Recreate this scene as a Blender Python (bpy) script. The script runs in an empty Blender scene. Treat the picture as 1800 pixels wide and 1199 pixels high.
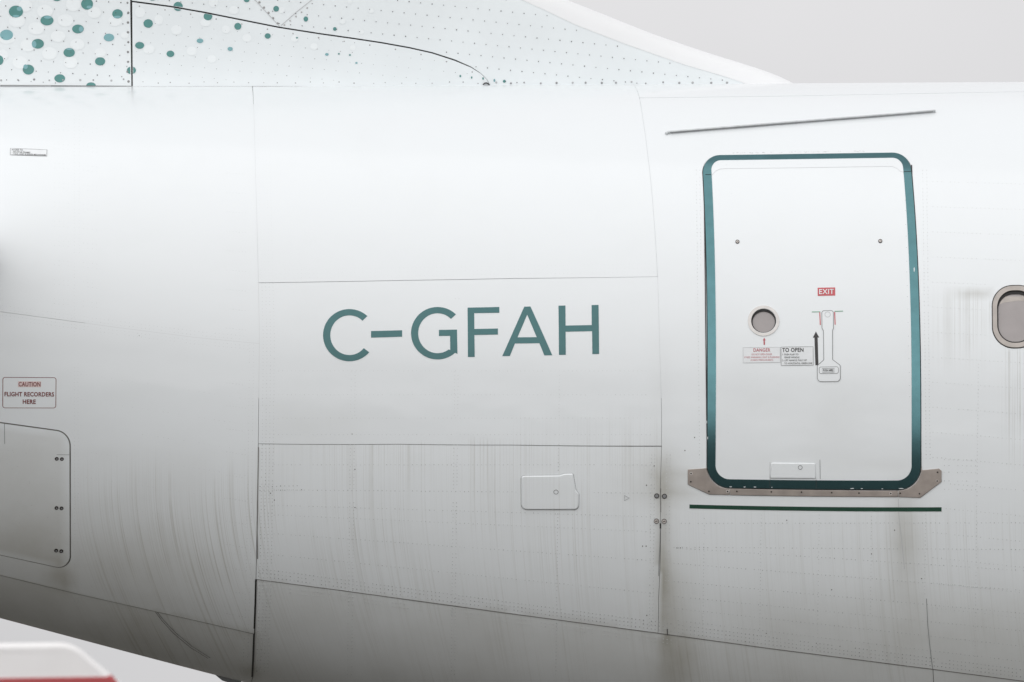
import bpy, math, random
import numpy as np
from mathutils.geometry import delaunay_2d_cdt
from mathutils import Vector

random.seed(7); rng = np.random.default_rng(7)
scene = bpy.context.scene
COL = scene.collection

# ------------------------------------------------------------------ camera
FPX = 17000.0                       # focal length in picture widths of 1800
YAW = math.radians(2.24)            # turned to the right of the perpendicular
PITCH = math.radians(2.6)           # looking slightly up
CAM = np.array([-1.96, -51.8, 3.72])
cam_d = bpy.data.cameras.new("camera")
cam = bpy.data.objects.new("camera", cam_d); COL.objects.link(cam)
cam.location = CAM
cam.rotation_euler = (math.pi/2 + PITCH, 0, -YAW)
cam_d.sensor_width = 36.0
cam_d.lens = FPX/1800*36.0
cam_d.clip_start = 0.5; cam_d.clip_end = 6000
cam_d.dof.use_dof = True; cam_d.dof.focus_distance = 50.0; cam_d.dof.aperture_fstop = 9
scene.camera = cam

# ------------------------------------------------------------------ light
SUN_EL, SUN_AZ = 22.0, 212.0        # soft overcast sun, high behind the camera
world = bpy.data.worlds.new("World"); scene.world = world; world.use_nodes = True
wn = world.node_tree.nodes; wl = world.node_tree.links
wn.clear()
wo = wn.new("ShaderNodeOutputWorld"); bg = wn.new("ShaderNodeBackground")
sky = wn.new("ShaderNodeTexSky"); sky.sky_type = 'NISHITA'; sky.sun_disc = False
sky.sun_elevation = math.radians(SUN_EL); sky.sun_rotation = math.radians(SUN_AZ)
sky.air_density = 1.0; sky.dust_density = 6.0; sky.ozone_density = 1.0; sky.altitude = 0
hs = wn.new("ShaderNodeHueSaturation"); hs.inputs['Saturation'].default_value = 0.10
gm = wn.new("ShaderNodeGamma"); gm.inputs[1].default_value = 0.08          # cloud deck: evens the clear sky out
mulc = wn.new("ShaderNodeMix"); mulc.data_type = 'RGBA'; mulc.blend_type = 'MULTIPLY'; mulc.inputs[0].default_value = 1.0
mulc.inputs[7].default_value = (5.95, 5.91, 6.01, 1)
wl.new(sky.outputs[0], hs.inputs['Color']); wl.new(hs.outputs[0], gm.inputs[0]); wl.new(gm.outputs[0], mulc.inputs[6])
wtc = wn.new("ShaderNodeTexCoord"); cn = wn.new("ShaderNodeTexNoise"); cn.inputs['Scale'].default_value = 9.0; cn.inputs['Detail'].default_value = 4
cmr = wn.new("ShaderNodeMapRange"); cmr.inputs[1].default_value = 0.3; cmr.inputs[2].default_value = 0.7; cmr.inputs[3].default_value = 0.93; cmr.inputs[4].default_value = 1.07
wl.new(wtc.outputs['Generated'], cn.inputs['Vector']); wl.new(cn.outputs[0], cmr.inputs[0])
cml = wn.new("ShaderNodeVectorMath"); cml.operation = 'SCALE'        # soft unevenness of the cloud deck
wl.new(mulc.outputs[2], cml.inputs[0]); wl.new(cmr.outputs[0], cml.inputs[3])
wl.new(cml.outputs[0], bg.inputs[0]); wl.new(bg.outputs[0], wo.inputs[0])
bg.inputs[1].default_value = 0.10

sd = bpy.data.lights.new("sun", 'SUN'); sd.energy = 1.5; sd.angle = math.radians(150); sd.color = (1.0, 0.985, 0.96)
so = bpy.data.objects.new("sun", sd); COL.objects.link(so)
az = math.radians(SUN_AZ); el = math.radians(SUN_EL)
sdir = Vector((math.sin(az)*math.cos(el), math.cos(az)*math.cos(el), math.sin(el)))
so.rotation_euler = (-sdir).to_track_quat('-Z', 'Y').to_euler()
so.location = (0, -30, 40)

vs = scene.view_settings
vs.view_transform = 'Standard'; vs.look = 'None'; vs.gamma = 1.0; vs.use_curve_mapping = False
vs.exposure = 0.30
scene.render.engine = 'CYCLES'
scene.cycles.max_bounces = 6

# ------------------------------------------------------------------ picture <-> place
Fv = np.array([math.sin(YAW)*math.cos(PITCH), math.cos(YAW)*math.cos(PITCH), math.sin(PITCH)])
Rv = np.array([math.cos(YAW), -math.sin(YAW), 0.0])
Uv = np.cross(Rv, Fv)

def rays(p):
    p = np.atleast_2d(np.asarray(p, float))
    d = Fv + (p[:, 0:1]-900)/FPX*Rv + (599.5-p[:, 1:2])/FPX*Uv
    return d

def project(P):
    v = P - CAM
    z = v @ Fv
    return np.stack([900 + FPX*(v @ Rv)/z, 599.5 - FPX*(v @ Uv)/z], 1)

def on_plane_y(p, Y):
    d = rays(p); t = (Y-CAM[1])/d[:, 1]
    return CAM + d*t[:, None]

# ------------------------------------------------------------------ fuselage shape: split-ellipse sections
def smooth_curve(pts, n=400, sig=18):
    pts = np.array(sorted(pts)); xs = np.linspace(pts[0, 0], pts[-1, 0], n)
    ys = np.interp(xs, pts[:, 0], pts[:, 1])
    k = np.exp(-0.5*(np.arange(-3*sig, 3*sig+1)/sig)**2); k /= k.sum()
    lo = 2*ys[0]-ys[3*sig:0:-1]; hi = 2*ys[-1]-ys[-2:-3*sig-2:-1]
    ys = np.convolve(np.concatenate([lo, ys, hi]), k, 'valid')
    return xs, ys

def top_line():
    q = on_plane_y([(x, y) for x, y in ((-1200, 148), (0, 149.5), (450, 152), (900, 150.5), (1350, 147.5), (1800, 145), (3000, 140))], -0.17)
    return smooth_curve([(a[0], a[2]+0.006) for a in q])
def bottom_line():
    q = on_plane_y([(x, y) for x, y in ((-1200, 780), (-400, 982), (0, 1084), (375, 1187), (700, 1266), (1100, 1342), (1500, 1398), (1800, 1428), (3000, 1505))], 0.10)
    return smooth_curve([(a[0], a[2]-0.003) for a in q])
def mid_line():
    q = on_plane_y([(x, y) for x, y in ((-1200, 495), (0, 592), (450, 628), (900, 660), (1350, 682), (1800, 696), (3000, 720))], -1.8)
    return smooth_curve([(a[0], a[2]) for a in q])
_top, _bot, _mid = top_line(), bottom_line(), mid_line()
_wid = smooth_curve([(-6, 0.72), (-2.65, 1.36), (-1.3, 1.58), (0, 1.77), (1.3, 1.92), (2.65, 2.04), (6, 2.2)])
Zt = lambda X: np.interp(X, *_top)
Zb = lambda X: np.interp(X, *_bot)
Zm = lambda X: np.interp(X, *_mid)
Wd = lambda X: np.interp(X, *_wid)

PL = 2.7                           # fuller lower lobe
def fus_raw(X, th):
    s = np.sin(th); h = np.where(s >= 0, Zt(X)-Zm(X), Zm(X)-Zb(X))
    c = np.where(s >= 0, np.cos(th), np.sign(np.cos(th))*np.maximum(1-np.abs(s)**PL, 0)**(1/PL))
    return np.stack([X, -Wd(X)*c, Zm(X)+h*s], 1)
def fus_nrm(X, th):
    e = 0.02
    a = fus_raw(X+e, th)-fus_raw(X-e, th); b = fus_raw(X, th+e)-fus_raw(X, th-e)
    n = np.cross(a, b); return n/np.linalg.norm(n, axis=1)[:, None]

class Fuselage:
    R = 1.75
    def hit(self, px):
        d = rays(px)
        lo = (-3.2-CAM[1])/d[:, 1]; hi = (0.0-CAM[1])/d[:, 1]
        for _ in range(46):
            m = (lo+hi)/2; P = CAM+d*m[:, None]
            dz = P[:, 2]-Zm(P[:, 0]); h = np.where(dz >= 0, Zt(P[:, 0])-Zm(P[:, 0]), Zm(P[:, 0])-Zb(P[:, 0]))
            e = np.where(dz >= 0, 2.0, PL); f = np.abs(P[:, 1]/Wd(P[:, 0]))**e+np.abs(dz/h)**e-1
            lo = np.where(f > 0, m, lo); hi = np.where(f > 0, hi, m)
        P = CAM+d*((lo+hi)/2)[:, None]
        dz = P[:, 2]-Zm(P[:, 0]); h = np.where(dz >= 0, Zt(P[:, 0])-Zm(P[:, 0]), Zm(P[:, 0])-Zb(P[:, 0]))
        th = np.arcsin(np.clip(dz/h, -1, 1))
        return np.stack([P[:, 0], th*self.R], 1)
    def raw(self, uv): return fus_raw(uv[:, 0], uv[:, 1]/self.R)
    def nrm(self, uv): return fus_nrm(uv[:, 0], uv[:, 1]/self.R)
    def pos(self, uv, off): return self.raw(uv)+self.nrm(uv)*off
FUS = Fuselage()

# ------------------------------------------------------------------ fin shape
_le_px = [(-900, -2000), (-500, -1500), (0, -800), (200, -560), (400, -350), (600, -200), (800, -82), (900, -38), (997, 0), (1050, 21), (1100, 41), (1150, 61),
          (1200, 78), (1250, 95), (1300, 110), (1350, 126), (1380, 138), (1402, 150), (1420, 162)]
_q = on_plane_y(_le_px, 0.0)
_lx, _lz = smooth_curve([(a[0], a[2]) for a in _q], 1200, 9)
LEz = lambda X: np.interp(X, _lx, _lz)
XF = on_plane_y([(870, 150)], -0.2)[0, 0]
class Fin:
    def g(self, X, Z):
        d = np.maximum(LEz(X)-Z, 0)
        a = 0.065*np.sqrt(np.tanh(d/0.07))+0.10*(1-np.exp(-d/0.75))
        fl = np.clip((XF-X)/1.3, 0, 1); fl = fl*fl*(3-2*fl)
        return a+fl*0.045*np.exp(-np.maximum(Z-Zt(X), -0.03)/0.13)*np.clip(d/0.1, 0, 1)
    def hit(self, px):
        d = rays(px); lo = (-1.3-CAM[1])/d[:, 1]; hi = (0.0-CAM[1])/d[:, 1]
        for _ in range(46):
            m = (lo+hi)/2; P = CAM+d*m[:, None]
            f = -P[:, 1]-self.g(P[:, 0], P[:, 2])
            lo = np.where(f > 0, m, lo); hi = np.where(f > 0, hi, m)
        P = CAM+d*((lo+hi)/2)[:, None]
        return P[:, [0, 2]]
    def raw(self, uv): return np.stack([uv[:, 0], -self.g(uv[:, 0], uv[:, 1]), uv[:, 1]], 1)
    def nrm(self, uv):
        e = 0.012; ex = np.array([e, 0]); ez = np.array([0, e])
        n = np.cross(self.raw(uv+ex)-self.raw(uv-ex), self.raw(uv+ez)-self.raw(uv-ez))
        return n/np.linalg.norm(n, axis=1)[:, None]
    def pos(self, uv, off): return self.raw(uv)+self.nrm(uv)*off
FIN = Fin()

# ------------------------------------------------------------------ materials
def lin(r, g, b):
    f = lambda c: (c/255/12.92) if c/255 <= 0.04045 else ((c/255+0.055)/1.055)**2.4
    return (f(r), f(g), f(b), 1)

def mat(name, color, rough=0.5, metal=0.0, coat=0.0, spec=0.5, noise=0.0, nscale=30.0, bump=0.0):
    m = bpy.data.materials.new(name); m.use_nodes = True
    n = m.node_tree.nodes; l = m.node_tree.links; b = n['Principled BSDF']
    b.inputs['Base Color'].default_value = color if len(color) == 4 else (*color, 1)
    b.inputs['Roughness'].default_value = rough; b.inputs['Metallic'].default_value = metal
    b.inputs['Coat Weight'].default_value = coat; b.inputs['Coat Roughness'].default_value = 0.12
    b.inputs['Specular IOR Level'].default_value = spec
    if noise > 0 or bump > 0:
        tc = n.new('ShaderNodeTexCoord'); nt = n.new('ShaderNodeTexNoise')
        nt.inputs['Scale'].default_value = nscale; nt.inputs['Detail'].default_value = 5
        l.new(tc.outputs['Object'], nt.inputs['Vector'])
        if noise > 0:
            mx = n.new('ShaderNodeMix'); mx.data_type = 'RGBA'; mx.blend_type = 'MULTIPLY'
            mx.inputs[6].default_value = color if len(color) == 4 else (*color, 1)
            cr = n.new('ShaderNodeValToRGB')
            cr.color_ramp.elements[0].position = 0.3; cr.color_ramp.elements[1].position = 0.7
            cr.color_ramp.elements[0].color = (1-noise, 1-noise, 1-noise, 1); cr.color_ramp.elements[1].color = (1, 1, 1, 1)
            l.new(nt.outputs[0], cr.inputs[0]); mx.inputs[0].default_value = 1
            l.new(cr.outputs[0], mx.inputs[7]); l.new(mx.outputs[2], b.inputs['Base Color'])
        if bump > 0:
            bp = n.new('ShaderNodeBump'); bp.inputs['Strength'].default_value = bump; bp.inputs['Distance'].default_value = 0.003
            l.new(nt.outputs[0], bp.inputs['Height']); l.new(bp.outputs[0], b.inputs['Normal'])
    return m

def paint_material(name, color, dirt=(0.29, 0.272, 0.215)):
    """white airline paint with run-off streaks, painted lower-flank shade and grime carried by the mesh attributes"""
    m = bpy.data.materials.new(name); m.use_nodes = True
    n = m.node_tree.nodes; l = m.node_tree.links; b = n['Principled BSDF']
    b.inputs['Roughness'].default_value = 0.34
    b.inputs['Coat Weight'].default_value = 0.45; b.inputs['Coat Roughness'].default_value = 0.10
    def attr(a):
        x = n.new('ShaderNodeAttribute'); x.attribute_name = a; return x.outputs['Fac']
    def math_(op, a, c=None, clamp=False):
        x = n.new('ShaderNodeMath'); x.operation = op; x.use_clamp = clamp
        for i, v in enumerate((a, c)):
            if v is None: continue
            if isinstance(v, (int, float)): x.inputs[i].default_value = v
            else: l.new(v, x.inputs[i])
        return x.outputs[0]
    q = attr('run'); g = attr('girth'); st = attr('streak'); gr = attr('grime_shade')
    def noise(sx, sy, det, off=0.0):
        cx = n.new('ShaderNodeCombineXYZ')
        l.new(math_('MULTIPLY', q, sx), cx.inputs[0]); l.new(math_('MULTIPLY', g, sy), cx.inputs[1]); cx.inputs[2].default_value = off
        t = n.new('ShaderNodeTexNoise'); t.inputs['Scale'].default_value = 1.0; t.inputs['Detail'].default_value = det
        t.inputs['Roughness'].default_value = 0.6
        l.new(cx.outputs[0], t.inputs['Vector']); return t.outputs[0]
    def ramp(v, a, c):
        x = n.new('ShaderNodeMapRange'); x.clamp = True; x.interpolation_type = 'SMOOTHSTEP'
        l.new(v, x.inputs[0]); x.inputs[1].default_value = a; x.inputs[2].default_value = c
        return x.outputs[0]
    fine = ramp(noise(105.0, 0.42, 2.0, 0.0), 0.48, 0.74)
    med = ramp(noise(34.0, 0.30, 2.0, 3.0), 0.50, 0.74)
    patchy = math_('ADD', 0.12, math_('MULTIPLY', ramp(noise(3.6, 1.6, 4.0, 7.0), 0.36, 0.64), 1.0))
    s = math_('ADD', math_('MULTIPLY', fine, 0.75), math_('MULTIPLY', med, 0.40))
    s = math_('MULTIPLY', math_('MULTIPLY', s, patchy), st)
    clouds = noise(2.3, 2.6, 6.0, 11.0)
    speck = ramp(noise(130.0, 130.0, 2.0, 5.0), 0.63, 0.8)
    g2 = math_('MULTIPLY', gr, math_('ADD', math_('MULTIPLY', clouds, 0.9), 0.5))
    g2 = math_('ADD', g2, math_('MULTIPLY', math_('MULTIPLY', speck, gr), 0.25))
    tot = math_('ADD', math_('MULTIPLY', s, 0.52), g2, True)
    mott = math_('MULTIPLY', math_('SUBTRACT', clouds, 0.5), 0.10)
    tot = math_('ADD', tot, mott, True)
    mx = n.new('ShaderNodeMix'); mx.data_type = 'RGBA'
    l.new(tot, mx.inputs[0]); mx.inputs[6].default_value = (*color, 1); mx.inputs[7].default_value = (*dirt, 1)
    l.new(mx.outputs[2], b.inputs['Base Color'])
    l.new(math_('ADD', 0.30, math_('MULTIPLY', tot, 0.5)), b.inputs['Roughness'])
    l.new(math_('SUBTRACT', 0.5, math_('MULTIPLY', tot, 0.9), True), b.inputs['Coat Weight'])
    # faint oil-canning of the skin between the frames
    ct = noise(1.9, 3.4, 2.0, 20.0)
    bp = n.new('ShaderNodeBump'); bp.inputs['Strength'].default_value = 0.25; bp.inputs['Distance'].default_value = 0.012
    l.new(ct, bp.inputs['Height']); l.new(bp.outputs[0], b.inputs['Coat Normal']); l.new(bp.outputs[0], b.inputs['Normal'])
    return m

M = {}
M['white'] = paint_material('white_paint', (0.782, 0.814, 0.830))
M['finpaint'] = mat('pale_fin_paint', (0.775, 0.822, 0.84), 0.35, coat=0.4, noise=0.05, nscale=3)
M['finwhite'] = mat('white_leading_edge_paint', (0.83, 0.84, 0.85), 0.35, coat=0.3, noise=0.03, nscale=4)
M['spotwhite'] = mat('translucent_white_spot_paint', (0.80, 0.842, 0.857), 0.35, coat=0.4)
M['teal'] = mat('teal_spot_paint', lin(72, 136, 132), 0.4, coat=0.3, noise=0.12, nscale=25)
M['teal_light'] = mat('pale_teal_spot_paint', lin(120, 172, 178), 0.4, coat=0.3, noise=0.1, nscale=25)
M['band'] = mat('teal_metallic_band', (0.098, 0.215, 0.235), 0.14, metal=1.0, coat=0.12, noise=0.12, nscale=20)
M['letter'] = mat('teal_registration_paint', (0.045, 0.138, 0.143), 0.32, metal=0.45, coat=0.3, noise=0.08, nscale=25)
M['green'] = mat('dark_green_line', (0.006, 0.055, 0.030), 0.35, coat=0.3, noise=0.25, nscale=40)
M['gap'] = mat('dark_sealant', (0.10, 0.10, 0.10), 0.7)
M['hull'] = mat('grey_sealant', (0.16, 0.155, 0.15), 0.8)
M['black'] = mat('black_seal', (0.015, 0.014, 0.014), 0.6)
M['groove'] = mat('grey_groove', (0.22, 0.225, 0.23), 0.7)
M['faint'] = mat('pale_groove', (0.50, 0.51, 0.515), 0.6)
M['seamgrey'] = mat('weathered_sealant', (0.17, 0.165, 0.155), 0.7)
M['pale'] = mat('pale_sealant', (0.66, 0.675, 0.685), 0.6)
M['scuff'] = mat('brushed_scuff_plate', (0.42, 0.37, 0.335), 0.42, metal=0.6, noise=0.25, nscale=14, bump=0.1)
M['ring'] = mat('bright_screw_ring', (0.62, 0.58, 0.55), 0.4, metal=0.4)
M['screw'] = mat('dark_screw', (0.035, 0.028, 0.025), 0.6, metal=0.3)
M['gutter'] = mat('grey_rain_gutter', (0.62, 0.65, 0.66), 0.45, noise=0.25, nscale=25)
M['alu'] = mat('bare_aluminium', (0.38, 0.35, 0.325), 0.3, metal=0.85, noise=0.2, nscale=18)
M['alu_pale'] = mat('pale_aluminium_ring', (0.66, 0.64, 0.62), 0.38, metal=0.35, noise=0.12, nscale=30)
M['pane'] = mat('window_pane', (0.36, 0.33, 0.325), 0.16, coat=0.5, noise=0.12, nscale=9)
M['red'] = mat('red_print', lin(200, 92, 98), 0.5, noise=0.1, nscale=40)
M['redtext'] = mat('red_lettering', lin(186, 92, 100), 0.5)
M['darkred'] = mat('dark_red_lettering', lin(118, 52, 50), 0.5)
M['ink'] = mat('black_lettering', (0.035, 0.034, 0.034), 0.5)
M['grnprint'] = mat('green_print', lin(120, 165, 140), 0.5)
M['plac'] = mat('placard_white', (0.80, 0.825, 0.84), 0.45, noise=0.06, nscale=30)
M['plac_grey'] = mat('weathered_placard', (0.60, 0.595, 0.575), 0.5, noise=0.16, nscale=22)
M['rivet'] = bpy.data.materials.new('rivet_heads'); M['rivet'].use_nodes = True
_n = M['rivet'].node_tree.nodes; _b = _n['Principled BSDF']; _a = _n.new('ShaderNodeAttribute'); _a.attribute_name = 'tone'
M['rivet'].node_tree.links.new(_a.outputs['Color'], _b.inputs['Base Color']); _b.inputs['Roughness'].default_value = 0.45
M['smear'] = mat('teal_smear', lin(60, 110, 112), 0.6)

# ------------------------------------------------------------------ mesh helpers
def link(o, parent=None):
    COL.objects.link(o)
    if parent is not None: o.parent = parent
    return o

def fields(P):
    """dirt fields of the skin, with lower-flank shade painted in: where the run-off streaks and the grime lie"""
    p = project(P); x, y = p[:, 0], p[:, 1]
    sm = lambda a, b, v: np.clip((v-a)/(b-a), 0, 1)**2*(3-2*np.clip((v-a)/(b-a), 0, 1))
    gs = lambda cx, cy, sx, sy: np.exp(-0.5*((x-cx)/sx)**2-0.5*((y-cy)/sy)**2)
    lean = np.clip(1.5-x/800, 0.25, 1.4)
    run = x-0.0009*np.maximum(y-850, 0)**2*lean
    st = np.zeros(len(P))
    c3 = (x > 453) & (x < 1162) & (y > 781)
    st += np.where(c3, 0.85*(1-0.55*sm(930, 1080, y))*(1-0.35*sm(900, 1160, x)), 0)
    st += np.where(x < 453, 0.9*sm(770, 860, y)*(1-0.35*sm(1000, 1110, y))*sm(100, 220, x), 0)
    st += np.where(x > 1162, 0.35*sm(860, 940, y), 0)
    st += 0.30*np.where((x > 900) & (x <= 1163) & (y < 783), sm(700, 775, y), 0)
    st += 1.5*sm(1600, 1740, x)*(x < 1747)*sm(510, 522, y+(x-1745)*-0.09-4)*(1-sm(560, 680, y))
    st += 1.6*sm(1755, 1785, x)*sm(608, 616, y)*(1-sm(700, 860, y))
    gr = np.zeros(len(P))
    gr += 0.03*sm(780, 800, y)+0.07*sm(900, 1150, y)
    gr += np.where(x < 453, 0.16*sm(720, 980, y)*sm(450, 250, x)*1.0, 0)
    gr += 0.55*gs(1168, 1000, 9+0*x, 95)*(y > 800)*(x > 1160)+0.20*gs(1156, 985, 6, 70)+0.45*gs(1187, 1130, 24, 85)
    gr += 0.30*gs(1185, 866, 34, 11)+0.45*gs(1186, 839, 26, 5)+0.22*gs(1165, 825, 18, 30)+0.14*gs(1140, 845, 40, 40)
    gr += 0.34*gs(1590, 925, 18, 50)+0.18*gs(1597, 1010, 22, 60)+0.08*gs(1560, 815, 40, 6)+0.06*gs(1460, 760, 40, 60)+0.07*gs(1330, 700, 50, 30)
    gr += 0.34*np.exp(-0.5*((x-1722)/38)**2-0.5*((y-(523-(x-1650)*0.115))/4)**2)*(x < 1750)
    gr += 0.30*gs(103, 1012, 14, 16)+0.25*gs(118, 1026, 8, 14)
    gr += 0.30*gs(441, 1180, 14, 8)+0.16*gs(430, 1115, 18, 5)
    gr += 0.08*gs(560, 745, 60, 30)+0.06*gs(1160, 700, 16, 70)
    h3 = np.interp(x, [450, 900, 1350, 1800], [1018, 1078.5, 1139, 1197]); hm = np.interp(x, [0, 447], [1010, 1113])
    gr += np.where(x > 450, np.where(y > h3, np.interp(x, [450, 900, 1300], [0.17, 0.18, 0.24]), 0.22*sm(990, 1130, y)*sm(1160, 1400, x)), np.where(y > hm, 0.26, 0.10*sm(880, 1000, y)))  # belly soiling past the seams, plus shade and corner falloff painted in
    gr += np.where((x < 117) & (y > 754+0.137*x) & (y < 966+0.21*x), 0.20, 0)  # soiled access door, darkened further with painted shade
    return run*0.00294, p[:, 1]*0.00294, st, gr

def mesh_obj(name, V, F, material, parent, normals=None, dirt=False, smooth=True):
    me = bpy.data.meshes.new(name)
    me.from_pydata([tuple(v) for v in V], [], F)
    if smooth: me.polygons.foreach_set('use_smooth', [True]*len(me.polygons))
    if dirt:
        for nm, val in zip(('run', 'girth', 'streak', 'grime_shade'), fields(np.asarray(V))):
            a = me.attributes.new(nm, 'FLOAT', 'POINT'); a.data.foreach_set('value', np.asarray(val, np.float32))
    me.update()
    if normals is not None: me.normals_split_custom_set_from_vertices([tuple(v) for v in normals])
    if material: me.materials.append(material)
    o = bpy.data.objects.new(name, me)
    return link(o, parent)

def densify(poly, step):
    poly = np.asarray(poly, float); out = []
    for a, b in zip(poly, np.roll(poly, -1, 0)):
        k = max(1, int(math.ceil(np.linalg.norm(b-a)/step)))
        for i in range(k): out.append(a+(b-a)*i/k)
    return np.array(out)

def area2(p): return np.sum(p[:, 0]*np.roll(p[:, 1], -1)-np.roll(p[:, 0], -1)*p[:, 1])
def ccw(p):
    p = np.asarray(p, float); return p if area2(p) > 0 else p[::-1].copy()

def inset(poly, d):
    """shrink a ccw polygon by d (grow for negative)"""
    p = ccw(poly); keep = np.linalg.norm(p-np.roll(p, 1, 0), axis=1) > 1e-6; p = p[keep]
    e0 = p-np.roll(p, 1, 0); e1 = np.roll(p, -1, 0)-p
    n0 = np.stack([-e0[:, 1], e0[:, 0]], 1)/np.linalg.norm(e0, axis=1)[:, None]
    n1 = np.stack([-e1[:, 1], e1[:, 0]], 1)/np.linalg.norm(e1, axis=1)[:, None]
    m = n0+n1; L = np.linalg.norm(m, axis=1)[:, None]; m = m/np.maximum(L, 1e-6)
    c = np.maximum(np.sum(m*n1, 1), 0.4)[:, None]
    return p+m*d/c

def inside(poly, pts):
    x, y = pts[:, 0], pts[:, 1]; r = np.zeros(len(pts), bool)
    for a, b in zip(poly, np.roll(poly, -1, 0)):
        if a[1] == b[1]: continue
        c = ((a[1] > y) != (b[1] > y)) & (x < (b[0]-a[0])*(y-a[1])/(b[1]-a[1])+a[0])
        r ^= c
    return r

def patch(name, S, outer, holes=(), off=0.0, thick=0.008, material=None, parent=None, step=0.05, bstep=0.03,
          dirt=False, bevel=0.0, bheight=0.003, mirror=False, wall=True):
    """a sheet lying on surface S (outer/holes in surface coordinates) with real edges going thick deep"""
    outer = ccw(densify(outer, bstep)); holes = [ccw(densify(h, min(bstep, 0.02))) for h in holes]
    rim = outer
    if bevel > 0: outer = inset(outer, bevel)
    loops = [outer]+holes
    lo, hi = outer.min(0), outer.max(0)
    gx = np.arange(lo[0]+step/2, hi[0], step); gy = np.arange(lo[1]+step/2, hi[1], step)
    if len(gx) and len(gy):
        G = np.stack(np.meshgrid(gx, gy), -1).reshape(-1, 2); G += rng.uniform(-1, 1, G.shape)*step*0.02
        ok = inside(inset(outer, step*0.3), G)
        for h in holes: ok &= ~inside(inset(h, -step*0.3), G)
        G = G[ok]
    else: G = np.zeros((0, 2))
    pts = np.concatenate(loops+[G]); edges = []; k = 0
    for L in loops:
        n = len(L); edges += [(k+i, k+(i+1) % n) for i in range(n)]; k += n
    r = delaunay_2d_cdt([Vector(p) for p in pts], edges, [], 0, 1e-7)
    P2 = np.array([tuple(v) for v in r[0]]); T = np.array([f for f in r[2] if len(f) == 3], int)
    c = P2[T].mean(1); ok = inside(outer, c)
    for h in holes: ok &= ~inside(h, c)
    T = T[ok]
    a = P2[T[:, 1]]-P2[T[:, 0]]; b = P2[T[:, 2]]-P2[T[:, 0]]
    flip = (a[:, 0]*b[:, 1]-a[:, 1]*b[:, 0]) < 0
    T[flip] = T[flip][:, ::-1]
    V = S.pos(P2, off); N = S.nrm(P2); F = [tuple(t) for t in T]
    if wall and thick > 0:
        for li, L in enumerate(loops):
            n = len(L); base = len(V)
            bot = rim if (li == 0 and bevel > 0 and len(rim) == n) else L
            if li == 0 and bevel > 0 and len(rim) == n:
                rings = [S.pos(L, off), S.pos(rim, off-bheight), S.pos(rim, off-thick)]
            else: rings = [S.pos(L, off), S.pos(L, off-thick)]
            V = np.concatenate([V]+rings); N = np.concatenate([N]+[np.zeros((n, 3))]*len(rings))
            for q in range(len(rings)-1):
                for i in range(n):
                    j = (i+1) % n; A = base+q*n
                    f = (A+i, A+n+i, A+n+j, A+j)
                    F.append(f if li == 0 else f[::-1])
    if mirror:
        V = V*np.array([1, -1, 1]); N = N*np.array([1, -1, 1]); F = [f[::-1] for f in F]
    return mesh_obj(name, V, F, material, parent, N, dirt)

def stroke(name, S, pts_px, width, off, material, parent, closed=False, thick=0.0015):
    """a narrow raised strip following a line; width in picture units (3 mm each)"""
    p = np.asarray(pts_px, float)
    if closed: p = np.concatenate([p, p[:1]])
    out = []
    for a, b in zip(p[:-1], p[1:]):
        k = max(1, int(np.linalg.norm(b-a)/12)); out += [a+(b-a)*i/k for i in range(k)]
    p = np.array(out+[p[-1]]); uv = S.hit(p); w = np.broadcast_to(np.asarray(width, float), (len(p),))*0.00294/2
    t = np.gradient(uv, axis=0)
    if closed: t[0] = t[-1] = uv[1]-uv[-2]
    t /= np.linalg.norm(t, axis=1)[:, None]; nn = np.stack([-t[:, 1], t[:, 0]], 1)
    L = uv+nn*w[:, None]; R = uv-nn*w[:, None]
    V = np.concatenate([S.pos(L, off), S.pos(R, off), S.pos(L, off-thick), S.pos(R, off-thick)]); n = len(uv); F = []
    for i in range(n-1):
        F += [(n+i, n+i+1, i+1, i), (i, i+1, 2*n+i+1, 2*n+i), (3*n+i, 3*n+i+1, n+i+1, n+i)]
    F += [(n, 0, 2*n, 3*n), (n-1, 2*n-1, 4*n-1, 3*n-1)]
    return mesh_obj(name, V, F, material, parent, smooth=False)

def ellipse(cx, cy, rx, ry, n=28):
    t = np.linspace(0, 2*math.pi, n, endpoint=False); return np.stack([cx+rx*np.cos(t), cy+ry*np.sin(t)], 1)

def poly(name, S, px, off, material, parent, holes=(), thick=0.0015, **kw):
    return patch(name, S, S.hit(px), [S.hit(h) for h in holes], off, thick, material, parent, **kw)

def fillet(pts, radii, n=7):
    p = np.asarray(pts, float); out = []
    m = len(p)
    for i in range(m):
        r = radii[i] if hasattr(radii, '__len__') else radii
        a, b, c = p[i-1], p[i], p[(i+1) % m]
        if r <= 0: out.append(b); continue
        u = (a-b)/np.linalg.norm(a-b); v = (c-b)/np.linalg.norm(c-b)
        ang = math.acos(np.clip(u @ v, -1, 1)); d = min(r/math.tan(ang/2), 0.49*min(np.linalg.norm(a-b), np.linalg.norm(c-b)))
        s, e = b+u*d, b+v*d
        rr = d*math.tan(ang/2); bis = (u+v)/np.linalg.norm(u+v); cen = b+bis*rr/math.sin(ang/2)
        a0 = math.atan2(*(s-cen)[::-1]); a1 = math.atan2(*(e-cen)[::-1]); da = (a1-a0+math.pi) % (2*math.pi)-math.pi
        for k in range(n+1): out.append(cen+rr*np.array([math.cos(a0+da*k/n), math.sin(a0+da*k/n)]))
    return np.array(out)

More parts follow.
